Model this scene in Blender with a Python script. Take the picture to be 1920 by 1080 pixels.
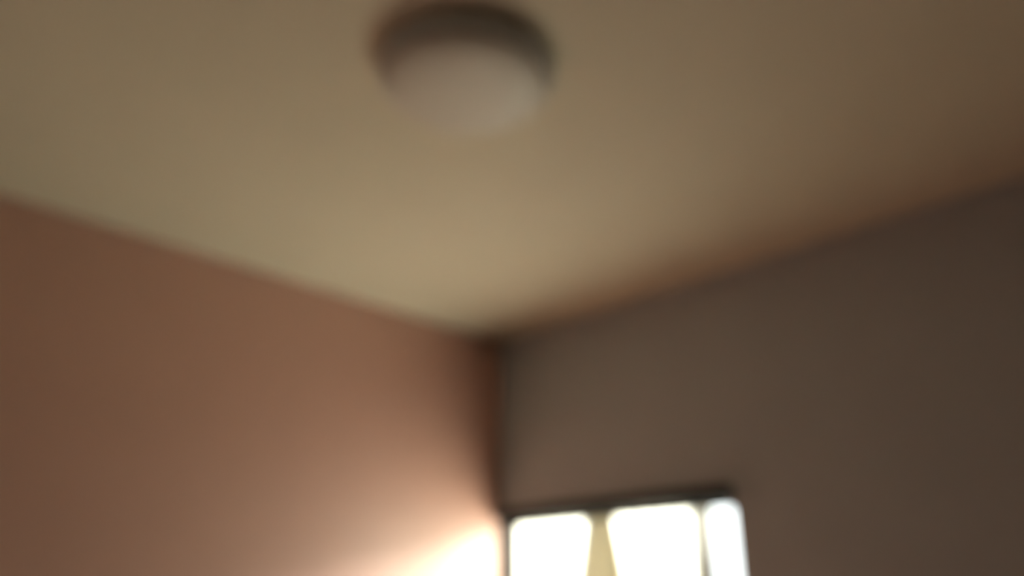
import bpy, bmesh, math, random
from mathutils import Vector, Matrix
random.seed(4)
C = bpy.context.scene.collection
S = bpy.context.scene
for o in list(bpy.data.objects): bpy.data.objects.remove(o)

# ------------------------------------------------------------------ camera
CEIL = 2.6
cam_d = bpy.data.cameras.new('camera')
cam = bpy.data.objects.new('camera', cam_d); C.objects.link(cam)
cam_d.sensor_width = 36.0
cam_d.lens = 1480.0/1920.0*36.0
cam_d.clip_start = 0.02
cam.location = (2.2505, -2.1378, 1.6)
cam.rotation_euler = (math.radians(90+21.80), 0, math.radians(135.58-90))
cam_d.dof.use_dof = True                      # phone focused far too close: everything is defocused
cam_d.dof.focus_distance = 0.10
cam_d.dof.aperture_fstop = 8.9
S.camera = cam

# ------------------------------------------------------------------ world, sun, exposure
w = bpy.data.worlds.new('world'); S.world = w; w.use_nodes = True
bg = w.node_tree.nodes['Background']
bg.inputs['Color'].default_value = (.96, .985, 1.0, 1)      # hazy white overcast sky
bg.inputs['Strength'].default_value = 6.5
sd = bpy.data.lights.new('sun', 'SUN'); sd.energy = 140.0; sd.angle = math.radians(22); sd.color = (1, .98, .96)
sun = bpy.data.objects.new('sun', sd); C.objects.link(sun)
sun.rotation_euler = Vector((-0.28, -0.80, -0.30)).to_track_quat('-Z', 'Y').to_euler()
S.view_settings.view_transform = 'Standard'; S.view_settings.look = 'None'
S.view_settings.gamma = 1.0; S.view_settings.use_curve_mapping = False
S.view_settings.exposure = -0.84

# ------------------------------------------------------------------ materials
def mat(name, col, rough=0.6, spec=0.5, metal=0.0, var=0.0, scale=6.0, bump=0.0, bscale=120.0):
    m = bpy.data.materials.new(name); m.use_nodes = True
    nt = m.node_tree; b = nt.nodes['Principled BSDF']
    b.inputs['Base Color'].default_value = (*col, 1)
    b.inputs['Roughness'].default_value = rough
    b.inputs['Specular IOR Level'].default_value = spec
    b.inputs['Metallic'].default_value = metal
    tc = nt.nodes.new('ShaderNodeTexCoord')
    if var:
        n = nt.nodes.new('ShaderNodeTexNoise'); n.inputs['Scale'].default_value = scale; n.inputs['Detail'].default_value = 4
        nt.links.new(tc.outputs['Object'], n.inputs['Vector'])
        mx = nt.nodes.new('ShaderNodeMix'); mx.data_type = 'RGBA'
        mx.inputs[6].default_value = (*[c*(1-var) for c in col], 1)
        mx.inputs[7].default_value = (*[min(1, c*(1+var)) for c in col], 1)
        nt.links.new(n.outputs['Fac'], mx.inputs[0]); nt.links.new(mx.outputs[2], b.inputs['Base Color'])
    if bump:
        n2 = nt.nodes.new('ShaderNodeTexNoise'); n2.inputs['Scale'].default_value = bscale
        nt.links.new(tc.outputs['Object'], n2.inputs['Vector'])
        bp = nt.nodes.new('ShaderNodeBump'); bp.inputs['Strength'].default_value = bump; bp.inputs['Distance'].default_value = .002
        nt.links.new(n2.outputs['Fac'], bp.inputs['Height']); nt.links.new(bp.outputs['Normal'], b.inputs['Normal'])
    return m

M = {}
M['terracotta'] = mat('terracotta_paint', (.74, .42, .335), .42, .8, var=.04, bump=.08)
M['greige'] = mat('greige_paint', (.53, .545, .575), .65, .3, var=.03, bump=.08)
M['cream'] = mat('cream_ceiling_paint', (.82, .725, .565), .8, .2, var=.03, bump=.08)
b = M['terracotta'].node_tree.nodes['Principled BSDF']            # satin finish
b.inputs['Coat Weight'].default_value = .6; b.inputs['Coat Roughness'].default_value = .45
M['taupe'] = mat('taupe_paint', (.22, .205, .185), .7, .3, var=.03, bump=.08)
M['floor'] = mat('brown_floor', (.13, .11, .09), .5, .3, var=.1, scale=3)
M['wood'] = mat('dark_window_wood', (.020, .015, .012), .75, .08, var=.25, scale=25)
M['rod'] = mat('dark_metal_rod', (.02, .018, .016), .5, .3, var=.1, scale=40)
M['pan'] = mat('grey_pan', (.78, .79, .77), .55, .3, var=.05, scale=20)
M['opal'] = mat('opal_glass', (.74, .67, .58), .5, .5, var=.02, scale=8)
M['ground'] = mat('pale_concrete', (.24, .24, .17), .9, .2, var=.1, scale=1.5)

def sheer():
    m = bpy.data.materials.new('sheer_cream_cloth'); m.use_nodes = True
    nt = m.node_tree; nt.nodes.clear()
    out = nt.nodes.new('ShaderNodeOutputMaterial')
    tr = nt.nodes.new('ShaderNodeBsdfTransparent'); tr.inputs[0].default_value = (1, .985, .93, 1)
    tl = nt.nodes.new('ShaderNodeBsdfTranslucent'); tl.inputs[0].default_value = (.72, .68, .56, 1)
    df = nt.nodes.new('ShaderNodeBsdfDiffuse'); df.inputs[0].default_value = (.70, .66, .56, 1)
    tc = nt.nodes.new('ShaderNodeTexCoord'); wv = nt.nodes.new('ShaderNodeTexNoise'); wv.inputs['Scale'].default_value = 60
    nt.links.new(tc.outputs['Object'], wv.inputs['Vector'])
    mr = nt.nodes.new('ShaderNodeMapRange'); mr.inputs[3].default_value = .80; mr.inputs[4].default_value = .86
    nt.links.new(wv.outputs['Fac'], mr.inputs[0])
    a = nt.nodes.new('ShaderNodeMixShader'); a.inputs[0].default_value = .35
    nt.links.new(tl.outputs[0], a.inputs[1]); nt.links.new(df.outputs[0], a.inputs[2])
    b = nt.nodes.new('ShaderNodeMixShader')
    nt.links.new(mr.outputs[0], b.inputs[0]); nt.links.new(tr.outputs[0], b.inputs[1]); nt.links.new(a.outputs[0], b.inputs[2])
    nt.links.new(b.outputs[0], out.inputs[0])
    return m
M['sheer'] = sheer()

def gathered():
    m = bpy.data.materials.new('gathered_cream_cloth'); m.use_nodes = True
    nt = m.node_tree; nt.nodes.clear()
    out = nt.nodes.new('ShaderNodeOutputMaterial')
    tl = nt.nodes.new('ShaderNodeBsdfTranslucent'); tl.inputs[0].default_value = (.80, .75, .62, 1)
    df = nt.nodes.new('ShaderNodeBsdfDiffuse')
    tc = nt.nodes.new('ShaderNodeTexCoord'); wv = nt.nodes.new('ShaderNodeTexNoise'); wv.inputs['Scale'].default_value = 60
    nt.links.new(tc.outputs['Object'], wv.inputs['Vector'])
    cr = nt.nodes.new('ShaderNodeValToRGB')
    cr.color_ramp.elements[0].color = (.62, .56, .42, 1); cr.color_ramp.elements[1].color = (.72, .66, .50, 1)
    nt.links.new(wv.outputs['Fac'], cr.inputs[0]); nt.links.new(cr.outputs[0], df.inputs[0])
    a = nt.nodes.new('ShaderNodeMixShader'); a.inputs[0].default_value = .962
    nt.links.new(tl.outputs[0], a.inputs[1]); nt.links.new(df.outputs[0], a.inputs[2])
    nt.links.new(a.outputs[0], out.inputs[0])
    return m
M['gathered'] = gathered()

def glass():
    m = bpy.data.materials.new('window_glass'); m.use_nodes = True
    nt = m.node_tree; nt.nodes.clear()
    out = nt.nodes.new('ShaderNodeOutputMaterial')
    tr = nt.nodes.new('ShaderNodeBsdfTransparent'); tr.inputs[0].default_value = (.95, .98, .97, 1)
    gl = nt.nodes.new('ShaderNodeBsdfGlossy'); gl.inputs['Roughness'].default_value = .02
    fr = nt.nodes.new('ShaderNodeFresnel'); fr.inputs[0].default_value = 1.45
    mx = nt.nodes.new('ShaderNodeMixShader')
    nt.links.new(fr.outputs[0], mx.inputs[0]); nt.links.new(tr.outputs[0], mx.inputs[1]); nt.links.new(gl.outputs[0], mx.inputs[2])
    nt.links.new(mx.outputs[0], out.inputs[0])
    return m
M['glass'] = glass()

# ------------------------------------------------------------------ helpers
def box(bm, x0, x1, y0, y1, z0, z1, bev=0.0):
    r = bmesh.ops.create_cube(bm, size=1.0)
    for v in r['verts']:
        v.co = Vector(((x0+x1)/2 + v.co.x*(x1-x0), (y0+y1)/2 + v.co.y*(y1-y0), (z0+z1)/2 + v.co.z*(z1-z0)))
    if bev:
        ed = list({e for v in r['verts'] for e in v.link_edges})
        bmesh.ops.bevel(bm, geom=ed, offset=bev, segments=2, profile=.5, affect='EDGES')

def obj(name, bm, m, parent=None, smooth=False):
    me = bpy.data.meshes.new(name); bmesh.ops.recalc_face_normals(bm, faces=bm.faces)
    bm.to_mesh(me); bm.free(); me.materials.append(M[m])
    if smooth:
        for p in me.polygons: p.use_smooth = True
    o = bpy.data.objects.new(name, me); C.objects.link(o)
    if parent:
        o.parent = parent; o.matrix_parent_inverse = Matrix.Identity(4)
        o.location = -(Vector(parent.location) + (Vector(parent.parent.location) if parent.parent else Vector()))
    return o

def boxobj(name, b, m, parent=None, bev=0.0):
    bm = bmesh.new(); box(bm, *b, bev=bev); return obj(name, bm, m, parent)

def tag(o, label=None, cat=None, group=None, kind=None):
    if label: o['label'] = label
    if cat: o['category'] = cat
    if group: o['group'] = group
    if kind: o['kind'] = kind
    return o

def empty(name, loc):
    o = bpy.data.objects.new(name, None); C.objects.link(o); o.location = loc; o.empty_display_size = .1
    return o

def lathe(bm, prof, cx, cy, n=96):
    """prof: list of (r, z); r = 0 closes to a point"""
    rings = []
    for r, z in prof:
        if r == 0: rings.append([bm.verts.new((cx, cy, z))])
        else: rings.append([bm.verts.new((cx+r*math.cos(2*math.pi*i/n), cy+r*math.sin(2*math.pi*i/n), z)) for i in range(n)])
    for a, b in zip(rings, rings[1:]):
        for i in range(n):
            j = (i+1) % n
            if len(a) == 1: bm.faces.new((a[0], b[i], b[j]))
            elif len(b) == 1: bm.faces.new((a[i], b[0], a[j]))
            else: bm.faces.new((a[i], b[i], b[j], a[j]))

def rodx(bm, x0, x1, y, z, r, n=20):
    mtx = Matrix.Translation(((x0+x1)/2, y, z)) @ Matrix.Rotation(math.pi/2, 4, 'Y')
    bmesh.ops.create_cone(bm, cap_ends=True, segments=n, radius1=r, radius2=r, depth=x1-x0, matrix=mtx)

# ------------------------------------------------------------------ room shell
RX, RY, T = 4.3, -4.3, .135           # room runs x 0..RX, y RY..0
WX0, WX1, WZ0, WZ1 = .008, .998, .82, 1.925     # window opening in the right-hand wall
tag(boxobj('floor', (-T, RX+T, RY-T, T, -.12, 0), 'floor'),
    'plain dark brown floor of the room', 'floor', kind='structure')
tag(boxobj('ceiling', (-T, RX+T, RY-T, T, CEIL, CEIL+.15), 'cream'),
    'plain cream painted ceiling above the corner', 'ceiling', kind='structure')
tag(boxobj('wall_left', (-T, 0, RY-T, T, 0, CEIL), 'terracotta'),
    'terracotta painted wall on the left, glowing beside the window', 'wall', kind='structure')
bm = bmesh.new()
box(bm, 0, WX0, 0, T, 0, CEIL); box(bm, WX1, RX+T, 0, T, 0, CEIL)
box(bm, WX0, WX1, 0, T, 0, WZ0); box(bm, WX0, WX1, 0, T, WZ1, CEIL)
bmesh.ops.remove_doubles(bm, verts=bm.verts, dist=1e-5)
tag(obj('wall_right', bm, 'greige'), 'dim brown-grey painted wall holding the window', 'wall', kind='structure')
tag(boxobj('wall_back', (0, RX+T, RY-T, RY, 0, CEIL), 'taupe'),
    'taupe painted wall facing the window wall', 'wall', kind='structure')
tag(boxobj('wall_front', (RX, RX+T, RY, 0, 0, CEIL), 'taupe'),
    'taupe painted wall facing the terracotta wall', 'wall', kind='structure')
bm = bmesh.new(); bmesh.ops.create_grid(bm, x_segments=8, y_segments=8, size=60)
for v in bm.verts: v.co.z = -.16
tag(obj('ground', bm, 'ground'), 'pale sunlit ground outside the window', 'ground', kind='structure')

# ------------------------------------------------------------------ window
win = tag(empty('window_1', (WX0, 0, WZ0)), 'bright window with dark wooden frame in the room corner', 'window', kind='structure')
FW, FD = .013, .125
boxobj('head_rail', (WX0, WX1-.002, -.030, FD, WZ1-.034, WZ1), 'wood', win, .003)
boxobj('sill_rail', (WX0, WX1, -.004, FD, WZ0, WZ0+.045), 'wood', win, .003)
boxobj('side_jamb', (WX0, WX0+FW, .012, FD, WZ0+.045, WZ1-.034), 'wood', win, .003)
boxobj('side_jamb', (WX1-.024, WX1, .040, FD, WZ0+.045, WZ1-.034), 'wood', win, .003)
mx = .832
boxobj('mullion', (mx-.017, mx+.017, .090, .124, WZ0+.045, WZ1-.034), 'wood', win, .002)
p1 = boxobj('pane', (WX0+FW, mx-.017, .105, .109, WZ0+.045, WZ1-.034), 'glass', win)
p2 = boxobj('pane', (mx+.017, WX1-.024, .105, .109, WZ0+.045, WZ1-.034), 'glass', win)
p1['label'] = 'wide glass pane behind the sheer curtains'; p2['label'] = 'narrow bare glass pane at the right'
boxobj('sill_board', (WX0+.001, WX1+.03, -.06, -.004, WZ0-.03, WZ0+.012), 'wood', win, .004)

# ------------------------------------------------------------------ curtain rod and sheer curtains
RODY, RODZ = .062, 1.878
rod = tag(empty('curtain_rod', (.035, RODY, RODZ)), 'slim dark curtain rod along the top of the window', 'curtain rod')
bm = bmesh.new(); rodx(bm, WX0+FW+.001, WX1-.025, RODY-.012, RODZ, .007); obj('rod', bm, 'rod', rod, True)
for x in (WX0+FW+.001, WX1-.025-.008):
    bm = bmesh.new(); rodx(bm, x, x+.008, RODY-.012, RODZ, .0125); obj('end_socket', bm, 'rod', rod, True)

def curtain(name, x_out, x_in, sgn, label, rag):
    """a sheer panel: loosely waved across the pane and bunched into tight folds at its inner edge"""
    bm = bmesh.new()
    hem = .034 if rag else .014
    ztop, zbot, nz = RODZ+.006, .90, 40
    NS, NB = 90, 84                       # samples over the open part and over the bunched part
    rows, brows = [], []
    for k in range(nz+1):
        t = k/nz; z = ztop + (zbot-ztop)*t
        bw = .066 + .060*min(1, t/.30)     # bunch flares as it falls
        row = []
        edge = x_in
        start = edge - sgn*bw
        xo = x_out + (rag*(.018 - .045*(1-math.exp(-t*7))) if rag else 0)
        for i in range(NS):
            s = i/NS
            x = xo + (start-xo)*s
            amp = .006 + .006*t
            y = RODY + .006 + amp*math.sin(s*30 + .8*math.sin(t*3)) + .003*math.sin(s*71+t*2)
            row.append(bm.verts.new((x, y, z)))
        row.append(bm.verts.new((start, RODY+.006, z)))
        rows.append(row); brow = []
        for i in range(NB+1):
            s = i/NB
            x = start + sgn*bw*s + sgn*.004*math.sin(s*42)*(1-s)
            y = RODY + .012 + (.007 + .008*min(1, t*2))*math.sin(s*2*math.pi*7) + .002*math.sin(s*20+t*4)
            brow.append((x, y - .002, z))
        brows.append(brow)
    for a, b in zip(rows, rows[1:]):
        for i in range(len(a)-1): bm.faces.new((a[i], a[i+1], b[i+1], b[i]))
    root = empty(name, ((x_out+x_in)/2, RODY, zbot))
    c = obj('sheer_panel', bm, 'sheer', root, True)
    gb = bmesh.new(); gv = [[gb.verts.new(p) for p in r] for r in brows]
    for a, b in zip(gv, gv[1:]):
        for i in range(NB): gb.faces.new((a[i], a[i+1], b[i+1], b[i]))
    obj('gathered_edge', gb, 'gathered', root, True)
    # doubled side hem on the outer edge
    bm = bmesh.new()
    hr = []
    for row_k in range(nz+1):
        t = row_k/nz; z = ztop + (zbot-ztop)*t
        xo = x_out + (rag*(.018 - .045*(1-math.exp(-t*7))) if rag else 0)
        hr.append([bm.verts.new((xo + sgn*d, RODY + .003 + dy + (.006+.006*t)*math.sin(.8*math.sin(t*3)), z)) for d, dy in ((0, 0), (hem/2, -.001), (hem, 0))])
    for a, b in zip(hr, hr[1:]):
        for i in range(2): bm.faces.new((a[i], a[i+1], b[i+1], b[i]))
    obj('side_hem', bm, 'gathered', c, True)
    return tag(root, label, 'curtain', 'sheer curtains on the rod')

curtain('sheer_curtain', .026, .432, 1, 'sheer cream curtain panel hanging beside the terracotta wall', 0)
curtain('sheer_curtain', .858, .434, -1, 'sheer cream curtain panel hanging next to the bare bright pane', 1)

# ------------------------------------------------------------------ ceiling light
LX, LY, LR = 1.246, -1.2815, .175
lamp = tag(empty('ceiling_light', (LX, LY, CEIL)), 'round flush ceiling light, switched off, with pale diffuser and shaded grey rim', 'ceiling light')
bm = bmesh.new()
lathe(bm, [(LR-.006, CEIL), (LR, CEIL-.003), (LR+.001, CEIL-.020), (LR-.001, CEIL-.032), (LR-.003, CEIL-.037), (LR-.006, CEIL-.039), (LR-.008, CEIL-.036), (LR-.008, CEIL-.012)], LX, LY)
obj('base_pan', bm, 'pan', lamp, True)
bm = bmesh.new()
R0 = LR-.0085; prof = [(R0, CEIL-.012), (R0, CEIL-.038)]
for i in range(1, 13):
    a = i/12*math.pi/2
    prof.append((R0*math.cos(a)**.6 if i < 12 else 0, CEIL-.038-.028*math.sin(a)))
lathe(bm, prof, LX, LY)
d = obj('diffuser', bm, 'opal', lamp, True); d['label'] = 'pale opal glass diffuser'
